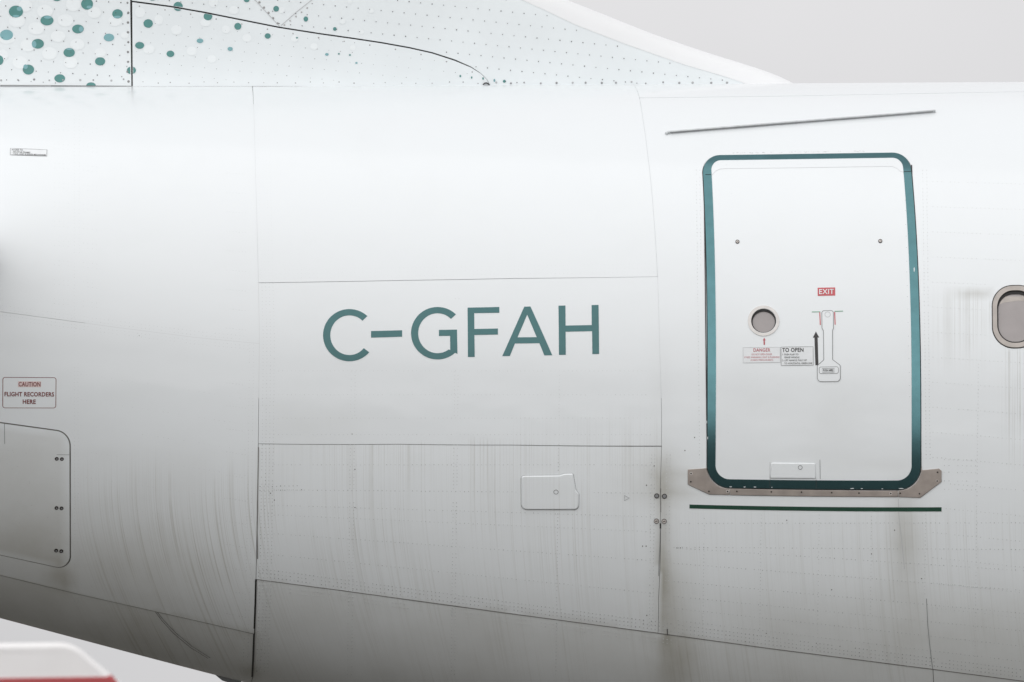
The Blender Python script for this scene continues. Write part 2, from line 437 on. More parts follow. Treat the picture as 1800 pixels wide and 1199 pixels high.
def text(name, body, quad, off, material, parent, bold=0.0, S=FUS, align='LEFT'):
    """lettering laid into the quadrilateral tl, tr, br, bl"""
    cu = bpy.data.curves.new('t', 'FONT'); cu.body = body; cu.offset = bold; cu.resolution_u = 3; cu.space_character = 1.06
    ob = bpy.data.objects.new('t', cu); COL.objects.link(ob)
    dg = bpy.context.evaluated_depsgraph_get(); me0 = bpy.data.meshes.new_from_object(ob.evaluated_get(dg))
    v = np.array([tuple(a.co)[:2] for a in me0.vertices]); F = [tuple(f.vertices) for f in me0.polygons]
    bpy.data.objects.remove(ob); bpy.data.curves.remove(cu); bpy.data.meshes.remove(me0)
    lo, hi = v.min(0), v.max(0); s = (v-lo)/(hi-lo)
    tl, tr, br, bl = (np.array(a, float) for a in quad)
    sx, sy = s[:, 0:1], s[:, 1:2]
    px = (1-sy)*((1-sx)*bl+sx*br)+sy*((1-sx)*tl+sx*tr)
    uv = S.hit(px)
    FF = []
    for f in F:                       # face out of the skin
        q = uv[list(f)]; ar = np.sum(q[:, 0]*np.roll(q[:, 1], -1)-np.roll(q[:, 0], -1)*q[:, 1])
        FF.append(f if ar > 0 else f[::-1])
    return mesh_obj(name, S.pos(uv, off), FF, material, parent, S.nrm(uv))

def box_quad(x0, y0, x1, y1, slope=0.0):
    return ((x0, y0), (x1, y0+slope*(x1-x0)), (x1, y1+slope*(x1-x0)), (x0, y1))

def dots(name, S, items, off, parent):
    """many small fastener heads as one part: items (x, y, radius, tone)"""
    it = np.array([(a[0], a[1], a[2]) for a in items], float); uv = S.hit(it[:, :2]); k = 7
    r = it[:, 2]*0.00294
    t = np.linspace(0, 2*math.pi, k, endpoint=False)
    V = []; F = []; C = []
    ring = np.stack([np.cos(t), np.sin(t)], 1)
    allu = (uv[:, None, :]+ring[None]*r[:, None, None]).reshape(-1, 2)
    Pr = S.pos(allu, off*0.2).reshape(-1, k, 3); Pc = S.pos(uv, off)
    n = len(it)
    V = np.concatenate([Pr.reshape(-1, 3), Pc])
    for i in range(n):
        for j in range(k): F.append((i*k+j, i*k+(j+1) % k, n*k+i))
    o = mesh_obj(name, V, F, M['rivet'], parent)
    a = o.data.attributes.new('tone', 'FLOAT_COLOR', 'POINT')
    tone = np.array([q[3] for q in items], float); T = np.concatenate([np.repeat(tone, k, 0), tone]); T = np.concatenate([T, np.ones((len(T), 1))], 1)
    a.data.foreach_set('color', T.astype(np.float32).ravel())
    o['kind'] = 'stuff'
    return o

def empty(name, loc, label=None, cat=None, parent=None):
    o = bpy.data.objects.new(name, None); o.location = loc if parent is None else (0, 0, 0); link(o, parent)
    o.empty_display_size = 0.2
    if label: o['label'] = label
    if cat: o['category'] = cat
    return o

# ------------------------------------------------------------------ ground
def ground():
    m = bpy.data.materials.new('apron_concrete'); m.use_nodes = True
    n = m.node_tree.nodes; l = m.node_tree.links; b = n['Principled BSDF']; b.inputs['Roughness'].default_value = 0.85
    tc = n.new('ShaderNodeTexCoord'); t = n.new('ShaderNodeTexNoise'); t.inputs['Scale'].default_value = 0.08; t.inputs['Detail'].default_value = 9
    cr = n.new('ShaderNodeValToRGB'); cr.color_ramp.elements[0].position = 0.3; cr.color_ramp.elements[1].position = 0.72
    cr.color_ramp.elements[0].color = (0.055, 0.052, 0.045, 1); cr.color_ramp.elements[1].color = (0.09, 0.085, 0.074, 1)
    l.new(tc.outputs['Object'], t.inputs['Vector']); l.new(t.outputs[0], cr.inputs[0]); l.new(cr.outputs[0], b.inputs['Base Color'])
    s = 2500
    o = mesh_obj('ground', [(-s, -s, 0), (s, -s, 0), (s, s, 0), (-s, s, 0)], [(0, 1, 2, 3)], m, None, smooth=False)
    o['kind'] = 'structure'
ground()

# ------------------------------------------------------------------ the airliner
air = empty('airliner', (0, 0, 0), 'white airliner rear fuselage with teal registration letters, green-rimmed exit door and spotted fin root', 'airplane')
XA, XB = -5.0, 5.0
R = FUS.R
TOP, BOT = math.radians(100)*R, math.radians(-98)*R

def hull():
    xs = np.linspace(XA, XB, 120); th = np.linspace(0, 2*math.pi, 160, endpoint=False)
    V = np.concatenate([fus_raw(np.full(160, x), th)-fus_nrm(np.full(160, x), th)*0.011 for x in xs]); F = []
    for i in range(119):
        for j in range(160):
            k = (j+1) % 160; F.append((i*160+j, (i+1)*160+j, (i+1)*160+k, i*160+k))
    F.append(tuple(range(160))[::-1]); F.append(tuple(range(119*160, 120*160)))
    mesh_obj('fuselage_shell', V, F, M['hull'], air)
hull()

def seam(px): return FUS.hit(px)
V1 = seam([(445.5, 182), (449, 300), (452, 400), (454.5, 500), (456, 600), (455, 700), (454, 780), (452, 900), (450, 1018), (447, 1113), (444, 1190)])
V2a = seam([(1124, 173), (1130, 210), (1137, 260), (1143, 310), (1150, 390), (1155, 470), (1156, 487)])
V2b = seam([(1156, 487), (1160, 620), (1163, 720), (1163, 784)])
V2c = seam([(1163, 784), (1161, 860), (1161.5, 930), (1161, 985), (1158, 1050), (1157, 1112.5)])
H0 = seam([(445.5, 182), (900, 176.5), (1124, 173)])
H0r = seam([(1124, 173), (1400, 169.5), (1800, 162)])
H1 = seam([(454.5, 497.5), (700, 493.5), (900, 490), (1156, 486.5)])
H2 = seam([(454, 780), (700, 780.8), (900, 782.3), (1163, 784.5)])
H3 = seam([(450, 1018), (600, 1037.5), (900, 1078.5), (1157, 1112.5), (1350, 1139), (1640, 1176), (1800, 1197), (2300, 1262)])
HL = seam([(-700, 455), (0, 548), (200, 575), (340, 593), (455, 604)])
HM = seam([(-700, 850), (0, 1010), (140, 1044), (300, 1080), (447, 1113)])
x1t = V1[0, 0]; x2t = V2a[0, 0]
def between(S_, a, b):           # the stretch of a seam between two X
    s = S_[np.argsort(S_[:, 0])]; xs = [x for x in s[:, 0] if a < x < b]
    return np.array([(x, np.interp(x, s[:, 0], s[:, 1])) for x in [a]+xs+[b]])
def vert(V_, z0, z1):            # stretch of a vertical seam between two girths (descending)
    s = V_[np.argsort(V_[:, 1])]; zs = [z for z in s[:, 1] if z1 < z < z0]
    return np.array([(np.interp(z, s[:, 1], s[:, 0]), z) for z in ([z0]+zs[::-1]+[z1])])
V1all = np.concatenate([[(x1t-0.004, TOP)], V1, [(V1[-1, 0]-0.012, BOT)]])
GAP = 0.0016
def panel(outline, off, holes=(), label=None, gap=GAP):
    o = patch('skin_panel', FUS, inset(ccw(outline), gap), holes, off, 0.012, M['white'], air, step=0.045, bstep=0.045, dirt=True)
    if label: o['label'] = label
    return o
cat = lambda *a: np.concatenate(a)
zHL = HL[-1, 1]; zHM = HM[-1, 1]
hl0 = np.array([(XA, HL[0, 1]+(HL[0, 1]-HL[1, 1])/(HL[0, 0]-HL[1, 0])*(XA-HL[0, 0]))])
hm0 = np.array([(XA, HM[0, 1]+(HM[0, 1]-HM[1, 1])/(HM[0, 0]-HM[1, 0])*(XA-HM[0, 0]))])
HLx, HMx = cat(hl0, HL[1:]), cat(hm0, HM[1:])
# aft of the production joint
panel(cat([(XA, TOP)], vert(V1all, TOP, zHL), HLx[::-1]), 0.0035, gap=0.0007)
ACC = np.array([(-190, 717), (92, 755.5), (123.5, 781), (123.5, 985), (103, 997.5), (-190, 936)])
ACC = fillet([(-190, 717), (123, 760), (123.5, 1001.5), (-190, 934)], [20, 27, 20, 20], 10)
acc_uv = FUS.hit(ACC)
acc_hole = inset(acc_uv, -0.0050)
panel(cat(HLx, vert(V1all, zHL, zHM), HMx[::-1]), 0.0035, [acc_hole], gap=0.0009)
panel(cat(HMx, vert(V1all, zHM, BOT), [(XA, BOT)]), 0.0010)
# centre
z0, z1c = np.interp(x1t, *H0.T), None
H0c = between(H0, V1[0, 0]+0.001, x2t)
panel(cat([(x1t, TOP), (x2t-0.02, TOP)], [(x2t, H0[-1, 1])], H0[::-1][1:]), 0.0030, gap=0.0005)
panel(cat(H0, V2a[1:], H1[::-1][1:], vert(V1, H1[0, 1], H0[0, 1]-0.01)[::-1][1:-1] if False else V1[(V1[:, 1] > H1[0, 1]) & (V1[:, 1] < H0[0, 1]-0.005)][::-1]), 0.0045, gap=0.0009)
panel(cat(H1, V2b[1:], H2[::-1][1:], V1[(V1[:, 1] > H2[0, 1]+0.003) & (V1[:, 1] < H1[0, 1]-0.01)][::-1]), 0.0030, gap=0.0010)
h3c = H3[:4]
panel(cat(H2, V2c[1:], h3c[::-1][1:], V1[(V1[:, 1] > H3[0, 1]+0.003) & (V1[:, 1] < H2[0, 1]-0.01)][::-1]), 0.0018)
V3 = seam([(1640, 1176), (1641, 1199), (1646, 1260)])
lowL = V1all[V1all[:, 1] < H3[0, 1]-0.005]
panel(cat(H3[:6], V3[1:], [(V3[-1, 0]+0.01, BOT)], lowL[::-1]), 0.0)
h3e = np.array([(XB, H3[-1, 1]+(H3[-1, 1]-H3[-2, 1])/(H3[-1, 0]-H3[-2, 0])*(XB-H3[-1, 0]))])
panel(cat(H3[5:], h3e, [(XB, BOT), (V3[-1, 0]+0.01, BOT)], V3[1:][::-1]), 0.0003)
# forward panel with the door and window openings
DOOR = np.concatenate([
    fillet([(1235.5, 274.5), (1600.5, 269.3), (1619.5, 860.8), (1244, 856.8)], [30, 33, 40, 40], 12)])
def mid_pull(p):                 # the door edges bow a little with the barrel
    return p
door_uv = FUS.hit(DOOR)
door_hole = inset(door_uv, -0.0050)
WIN = fillet([(1743.5, 502.5), (1826, 501.5), (1827, 612), (1744.5, 612.5)], [36, 36, 38, 38], 12)
win_uv = FUS.hit(WIN)
h0e = np.array([(XB, H0r[-1, 1]+0.02)])
panel(cat([(x2t-0.02, TOP), (XB, TOP)], h0e, H0r[::-1]), 0.0032, gap=0.0005)
panel(cat(H0r, h0e, h3e, H3[3:][::-1], V2c[::-1][1:], V2b[::-1][1:], V2a[::-1][1:-1]), 0.0022, [door_hole, inset(win_uv, 0.006)], gap=0.0005)
# far side, out of sight
patch('skin_panel', FUS, [(XA, TOP), (XB, TOP), (XB, BOT+2*math.pi*R), (XA, BOT+2*math.pi*R)], (), 0.0, 0.012, M['white'], air, step=0.16, bstep=0.16, dirt=True)

# broad joint aft of the registration: open, dirty gap towards the belly
def joint_stroke(pts, w, m='gap', off=0.0042): return stroke('joint_sealant', FUS, pts, w, off, M[m], air)
joint_stroke([(454.5, 786), (453.5, 850), (452.5, 905), (452, 935), (452.5, 955), (453, 982)], 1.6, 'seamgrey')
joint_stroke([(450, 1018), (449, 1060), (447.5, 1100), (446.5, 1120), (445, 1160), (443.5, 1189)], 3.0, 'black')
joint_stroke([(1161.5, 858), (1161.3, 880), (1161.5, 900)], 1.2, 'seamgrey')
joint_stroke([(1161, 920), (1161, 929)], 2.4, 'black')
joint_stroke([(1160.7, 929), (1160, 960), (1158.5, 990), (1158, 1012)], 1.0, 'groove')
joint_stroke([(1173, 1105), (1173.5, 1116)], 1.6)
joint_stroke([(1628.5, 1052), (1631, 1100), (1635, 1140), (1639.5, 1176)], 0.9, 'groove', 0.0035)
joint_stroke([(1579, 877), (1580, 905), (1586, 960), (1590, 1000)], 1.0, 'faint', 0.0035)
joint_stroke([(273, 1074), (285, 1090), (305, 1112), (335, 1137), (366, 1156)], 0.7, 'seamgrey', 0.0055)
joint_stroke([(277, 1075), (289, 1090), (309, 1111), (338, 1135), (370, 1155)], 0.7, 'seamgrey', 0.0055)
joint_stroke([(452, 1018.3), (600, 1037.8), (900, 1078.8), (1157, 1112.8), (1350, 1139.3), (1640, 1176.3), (1800, 1197.3), (2300, 1262.3)], 1.5, 'seamgrey', 0.0022)
joint_stroke([(-300, 941), (0, 1010.3), (140, 1044.3), (300, 1080.3), (445, 1113.3)], 0.8, 'seamgrey', 0.0040)
joint_stroke([(445.5, 184), (449, 300), (452, 400), (454.5, 500), (456, 600), (455, 700)], 1.6, 'pale', 0.0026)
joint_stroke([(1124, 175), (1130, 210), (1137, 260), (1143, 310), (1150, 390), (1155, 470), (1156, 487), (1160, 620), (1163, 700)], 1.6, 'pale', 0.0016)
joint_stroke([(150, 568.5), (200, 575), (340, 593), (455, 604)], 1.6, 'pale', 0.0030)
joint_stroke([(8, 744), (8.5, 780)], 0.8, 'groove', 0.0045)

# ------------------------------------------------------------------ registration
def registration():
    g = empty('registration', (0, 0, 0), parent=air)
    OFF = 0.0042
    def arcs(cx, cy, Rx, Ry, rx, ry, a0, a1, n=44):
        t = np.radians(np.linspace(a0, a1, n))
        o = np.stack([cx+Rx*np.cos(t), cy-Ry*np.sin(t)], 1); i = np.stack([cx+rx*np.cos(t), cy-ry*np.sin(t)], 1)
        return o, i
    o, i = arcs(614.3, 589.4, 46.3, 45.8, 33.6, 34.8, 47, 319)
    L = [('C', np.concatenate([o, i[::-1]]), ())]
    L.append(('dash', np.array([(652.3, 582.2), (707, 580.8), (707, 592.2), (652.3, 593.7)]), ()))
    o, i = arcs(769.2, 586, 46.6, 46, 34, 35, 46, 318)
    L.append(('G', np.concatenate([o[:-1], [(804.2, 622.3), (803.4, 579.6), (771.7, 580.2), (771.7, 590.9), (791.4, 590.6), (791.6, 615.4)], i[::-1][2:]]), ()))
    L.append(('F', np.array([(822, 541.2), (877.8, 540), (877.8, 550.2), (833.7, 550.9), (833.9, 578.6), (875.3, 577.7), (875.4, 588.3), (834, 589.2), (834.6, 627.6), (822.6, 627.8)]), ()))
    L.append(('A', np.array([(921.7, 539.4), (932.5, 539.2), (970.9, 624.6), (957, 624.9), (948.3, 603.6), (905.3, 604), (896.3, 626), (883, 626.2)]), [np.array([(926.8, 553.5), (943.6, 592.9), (909.8, 593.2)])]))
    L.append(('H', np.array([(981.8, 537.7), (994, 537.5), (994.2, 572.6), (1040.2, 571.7), (1040, 536.7), (1052.2, 536.4), (1053.2, 622.4), (1041.3, 622.7), (1040.8, 582.4), (994.3, 583.4), (994.7, 623.9), (982.6, 624.1)]), ()))
    for nm, p, h in L:
        q = poly('letter' if nm != 'dash' else 'hyphen', FUS, p, OFF, M['letter'], g, h, thick=0.001, bstep=0.04, step=0.05)
        q['label'] = 'teal hyphen of the registration' if nm == 'dash' else 'teal registration letter ' + nm
registration()

# ------------------------------------------------------------------ door
def door():
    D = 0.0045
    PC = (1342.3, 564.5)
    port = ellipse(*PC, 22, 21, 40)
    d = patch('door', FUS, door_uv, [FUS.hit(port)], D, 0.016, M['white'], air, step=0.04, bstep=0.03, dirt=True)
    d['label'] = 'white exit door with a teal rim, porthole and lift handle'
    inner = fillet([(1250.2, 283), (1587, 278.3), (1603.2, 844.8), (1258.2, 842.2)], [17, 19, 26, 25], 12)
    o = poly('rim_band', FUS, DOOR, D+0.0012, M['band'], d, [inner], thick=0.0012); o['label'] = 'teal band painted round the door edge'
    # black seal showing on the two upright edges
    stroke('seal', FUS, [(1237.2, 294), (1238.6, 400), (1240, 520), (1241.3, 640), (1242.6, 760), (1244, 826)], 1.7, D+0.0005, M['black'], d)
    stroke('seal', FUS, [(1602.3, 291), (1606, 400), (1610, 520), (1613.6, 640), (1617, 760), (1619, 828)], 1.9, D+0.0005, M['black'], d)
    stroke('seal', FUS, [(1285, 857.3), (1440, 859), (1580, 861)], 1.4, D+0.0005, M['black'], d)
    stroke('band_joint', FUS, [(1239.8, 308.2), (1250, 308.4)], 0.9, D+0.0022, M['black'], d)
    stroke('band_joint', FUS, [(1588.5, 303.2), (1602.3, 302.6)], 0.9, D+0.0022, M['black'], d)
    stroke('band_joint', FUS, [(1353.4, 843), (1353.6, 857)], 0.8, D+0.0022, M['black'], d)
    stroke('band_joint', FUS, [(1434.6, 843.4), (1434.8, 858)], 0.8, D+0.0022, M['black'], d)
    stroke('trim_line', FUS, [(1251, 309), (1254, 306), (1259, 301), (1266, 298.3), (1275, 297.6), (1400, 296.2), (1560, 293.6), (1569, 294), (1577, 297.5), (1582, 302), (1588, 304)], 0.7, D+0.0012, M['pale'], d)
    # porthole
    poly('porthole_ring', FUS, ellipse(PC[0], PC[1], 27.7, 26.6, 40), D+0.004, M['alu_pale'], d, [ellipse(PC[0]+0.3, PC[1]+0.2, 22.2, 21.6, 40)], thick=0.02)
    poly('porthole_bezel', FUS, ellipse(PC[0]+0.3, PC[1]+0.2, 23, 22, 40), D-0.004, M['black'], d, [ellipse(PC[0]+0.2, PC[1]+1.4, 19.8, 18.6, 40)], thick=0.01)
    poly('porthole_pane', FUS, ellipse(PC[0], PC[1]+1, 24, 23, 40), D-0.010, M['pane'], d, thick=0.003)
    # EXIT sign
    poly('exit_sign', FUS, [(1437.2, 506.6), (1468, 506), (1468.2, 520.2), (1437.5, 520.8)], D+0.0014, M['red'], d)
    text('exit_lettering', 'EXIT', box_quad(1440, 509.2, 1465.8, 518, -0.015), D+0.0026, M['plac'], d, 0.012)
    # handle
    H = fillet([(1444.6, 547), (1464.8, 546.6), (1465, 577.5), (1463.3, 582), (1463.6, 632.5), (1477, 642.5), (1477.3, 670.8), (1436.8, 671), (1436.6, 643), (1448.2, 633), (1447.6, 582), (1445, 577.5)],
               [4, 4, 2, 2, 2, 4, 7, 7, 4, 2, 2, 2], 5)
    poly('handle', FUS, H, D+0.0022, M['white'], d, thick=0.0022, dirt=True)
    stroke('handle_groove', FUS, H, 1.0, D+0.0028, M['groove'], d, closed=True)
    Fp = fillet([(1440, 645.5), (1473.7, 645), (1473.8, 656.6), (1440.2, 657)], 3, 4)
    poly('push_flap', FUS, Fp, D+0.0032, M['white'], d, dirt=True)
    stroke('flap_groove', FUS, Fp, 0.8, D+0.0036, M['groove'], d, closed=True)
    stroke('flap_label_border', FUS, [(1445.4, 648), (1466.6, 647.8), (1466.7, 654.6), (1445.6, 654.8)], 0.7, D+0.0042, M['groove'], d, closed=True)
    text('flap_lettering', 'PUSH HERE', box_quad(1447, 649.4, 1465, 653.2), D+0.0044, M['ink'], d, 0.03)
    stroke('key_hole', FUS, ellipse(1454.8, 553.5, 4.8, 4.6, 18), 0.8, D+0.0030, M['faint'], d, closed=True)
    stroke('green_mark', FUS, [(1427, 548.9), (1442, 548.7)], 1.5, D+0.0012, M['grnprint'], d)
    stroke('green_mark', FUS, [(1467, 547.9), (1482, 547.4)], 1.5, D+0.0012, M['grnprint'], d)
    stroke('red_mark', FUS, [(1441, 549.6), (1442, 571.8)], 1.7, D+0.0012, M['red'], d)
    stroke('red_mark', FUS, [(1467.2, 549), (1468, 571.2)], 1.7, D+0.0012, M['red'], d)
    poly('black_arrow', FUS, [(1434.2, 583.2), (1440, 593.6), (1437.2, 593.7), (1438.6, 642.2), (1433.4, 642.3), (1431.6, 593.9), (1429, 594)], D+0.0014, M['ink'], d)
    poly('red_arrow', FUS, [(1343.4, 594), (1345.9, 598.4), (1344.5, 598.5), (1344.7, 606.4), (1342.3, 606.5), (1342.2, 598.6), (1340.9, 598.7)], D+0.0014, M['redtext'], d)
    # placards
    B1 = [(1306.2, 611.2), (1371.4, 610.6), (1371.6, 637.2), (1306.4, 638)]
    poly('danger_placard', FUS, B1, D+0.0012, M['plac'], d); stroke('danger_border', FUS, B1, 0.7, D+0.0018, M['redtext'] if False else M['faint'], d, closed=True)
    text('danger_lettering', 'DANGER', box_quad(1324.5, 612.6, 1354, 618.8, -0.008), D+0.0024, M['redtext'], d, 0.008)
    text('danger_lettering', 'DO NOT OPEN DOOR', box_quad(1321.6, 621.8, 1357, 624.9, -0.008), D+0.0024, M['redtext'], d, 0.0)
    text('danger_lettering', 'IF RED WARNING LIGHT IS FLASHING', box_quad(1308.6, 627.0, 1370.3, 630.1, -0.008), D+0.0024, M['redtext'], d, 0.0)
    text('danger_lettering', '(CABIN PRESSURIZED!)', box_quad(1319.6, 632.0, 1359, 635.4, -0.008), D+0.0024, M['redtext'], d, 0.0)
    B2 = [(1372.9, 610.4), (1429.3, 609.8), (1429.6, 642.2), (1373.2, 642.8)]
    poly('instruction_placard', FUS, B2, D+0.0012, M['plac'], d); stroke('instruction_border', FUS, B2, 0.8, D+0.0018, M['groove'], d, closed=True)
    text('instruction_lettering', 'TO OPEN', box_quad(1375, 612.0, 1412.4, 619.3, -0.008), D+0.0024, M['ink'], d, 0.02)
    for bd, x0, x1, y in (('1- PUSH FLAP TO', 1375, 1403.4, 622.0), ('GRASP HANDLE', 1378.8, 1405.2, 627.0), ('2- LIFT HANDLE FULLY UP', 1375, 1418, 632.3), ('TO HORIZONTAL GREEN LINE', 1378.8, 1427.8, 637.6)):
        text('instruction_lettering', bd, box_quad(x0, y, x1, y+3.1, -0.008), D+0.0024, M['ink'], d, 0.006)
    # two flush fasteners
    for x, y in ((1296.3, 426), (1547.4, 424.8)):
        poly('fastener', FUS, ellipse(x, y, 3.5, 3.4, 16), D+0.0026, M['screw'], d, thick=0.002)
        poly('fastener_head', FUS, ellipse(x, y, 2.2, 2.1, 12), D+0.0036, M['ring'], d, thick=0.001)
        poly('fastener_slot', FUS, ellipse(x, y, 0.8, 0.8, 8), D+0.0044, M['screw'], d, thick=0.001)
    # lower flap
    Lf = fillet([(1355.6, 813.4), (1433.6, 814), (1434.4, 841.6), (1354.2, 841)], [3, 3, 0, 0], 4)
    poly('vent_flap', FUS, Lf, D+0.006, M['white'], d, thick=0.006, dirt=True, bevel=0.004, bheight=0.004)
    stroke('flap_groove', FUS, [(1441.3, 808), (1441.8, 842)], 0.8, D+0.0014, M['groove'], d)
    stroke('flap_groove', FUS, [(1353.6, 812), (1353.2, 842)], 0.8, D+0.0014, M['faint'], d)
    stroke('flap_screw', FUS, ellipse(1406.8, 821.6, 3.6, 3.4, 16), 0.9, D+0.0072, M['groove'], d, closed=True)
    # chipped paint on the rim
    for x0, y0, w, h in ((1607, 475, 1.6, 9), (1284.5, 855.6, 4.5, 1.4), (1309, 855.9, 4, 1.2), (1327, 856, 5, 1.3), (1357, 856.6, 2, 1), (1498, 858.6, 7, 1.2), (1515, 858.8, 4, 1.1), (1551, 859.2, 3, 1.1), (1584, 858.6, 9, 1.2), (1244, 770, 1.2, 5), (1242.5, 742, 1, 6), (1240.6, 688, 0.9, 8)):
        poly('paint_chip', FUS, ellipse(x0, y0, w/2, h/2, 7), D+0.0026, M['plac'], d, thick=0.0004)
    # small dots along the rim
    it = []
    dk = (0.05, 0.10, 0.10)
    for k, y in enumerate(np.linspace(312, 700, 19)):
        yy = y+random.uniform(-3, 3)
        it.append((1249.2+(yy-312)*0.0125, yy, 0.9, dk)); it.append((1590.2+(yy-312)*0.0235, yy-3, 0.9, dk))
    for x in (1262, 1277, 1297, 1324, 1352, 1380, 1407, 1434, 1461, 1484, 1512, 1538, 1560, 1573): it.append((x, 291.2-(x-1262)*0.008, 0.9, (0.6, 0.61, 0.62)))
    for _ in range(26): it.append((random.uniform(1265, 1590), random.uniform(310, 835), 0.7, (0.5, 0.5, 0.5)))
    dots('rivets', FUS, it, D+0.0026, d)
    return d
door()

# ------------------------------------------------------------------ scuff plates, gutter, sill line
def scuff():
    g = empty('scuff_plate', (0, 0, 0), parent=air)
    arcL = DOOR[(DOOR[:, 0] < 1284.5) & (DOOR[:, 1] > 815)]; arcL = arcL[np.argsort(arcL[:, 1])]+np.array([-1.4, 1.8])
    arcR = DOOR[(DOOR[:, 0] > 1578.5) & (DOOR[:, 1] > 815)]; arcR = arcR[np.argsort(arcR[:, 1])]+np.array([1.8, 1.8])
    k = dict(thick=0.006, bevel=0.002, bheight=0.0015)
    left = np.concatenate([[(1209, 825.3), (1242.2, 822.8)], arcL, [(1282.7, 858.8), (1282.7, 870), (1247, 869.4), (1213, 853.6), (1209, 851)]])
    poly('plate', FUS, left, 0.0075, M['scuff'], g, **k)
    poly('plate', FUS, [(1283.5, 858.8), (1578.4, 862.6), (1578.4, 873.4), (1283.5, 870.2)], 0.0078, M['scuff'], g, **k)
    right = np.concatenate([[(1579.3, 873.4), (1579.3, 862.6)], arcR[::-1], [(1619.5, 826.6), (1650.5, 823.6), (1655.2, 827.6), (1655, 847), (1617.5, 875.2)]])
    poly('plate', FUS, right, 0.0075, M['scuff'], g, **k)
    for x, y, ring in ((1215, 832.3, 1), (1214.5, 846.7, 0), (1246.3, 863.6, 0), (1279, 863.7, 1), (1295.4, 863.6, 0), (1356, 864.5, 0), (1409, 865, 0), (1462, 865.8, 0), (1510, 866.6, 0),
                       (1565.8, 867.3, 1), (1582.5, 867, 0), (1616.2, 867.8, 0), (1648, 830.2, 0), (1647.4, 845.5, 2)):
        if ring: poly('screw_ring', FUS, ellipse(x, y, 2.7 if ring == 1 else 2.4, 2.7 if ring == 1 else 2.2, 14), 0.0092, M['ring'], g, thick=0.0012)
        poly('screw', FUS, ellipse(x, y, 1.5, 1.5, 10), 0.0102, M['screw'], g, thick=0.002)
scuff()
poly('sill_line', FUS, [(1212, 886.8), (1655, 891.6), (1655, 899), (1212, 893.6)], 0.0038, M['green'], air, thick=0.001)['label'] = 'dark green line painted under the door sill'
def gutter():
    pts = np.array([(1170.5, 237.6), (1175, 235.2), (1250, 229.2), (1350, 221.2), (1450, 213.3), (1550, 205.6), (1641, 198.2), (1644.5, 198.4)])
    o = stroke('rain_gutter', FUS, pts, [3.0]*1+[4.6]*1 if False else 3.7, 0.015, M['gutter'], air, thick=0.012); o['label'] = 'slanting grey rain gutter above the door'
    stroke('gutter_lip', FUS, [(1178, 237.1), (1350, 223.5), (1550, 208), (1640, 200.6)], 0.8, 0.0156, M['groove'], o, thick=0.004)
gutter()

# ------------------------------------------------------------------ cabin window
def window():
    g = empty('cabin_window', (0, 0, 0), parent=air); g['label'] = 'rounded cabin window in a bare metal frame'
    c = WIN.mean(0)
    sc = lambda kx, ky, dy=0: (WIN-c)*np.array([kx, ky])+c+np.array([0, dy])
    poly('window_frame', FUS, WIN, 0.006, M['alu'], g, [sc(0.79, 0.835)], thick=0.02, bevel=0.004, bheight=0.004)
    stroke('window_seal', FUS, WIN, 1.3, 0.0035, M['black'], g, closed=True)
    poly('inner_seal', FUS, sc(0.80, 0.845), -0.004, M['black'], g, [sc(0.735, 0.765, 1.2)], thick=0.012)
    poly('window_pane', FUS, sc(0.8, 0.84), -0.0095, M['pane'], g, thick=0.0015)
    poly('blind_edge', FUS, [(1748, 538), (1765, 531), (1790, 527.5), (1822, 530), (1822, 520), (1748, 520)], -0.0088, M['alu'], g, thick=0.0005)
window()

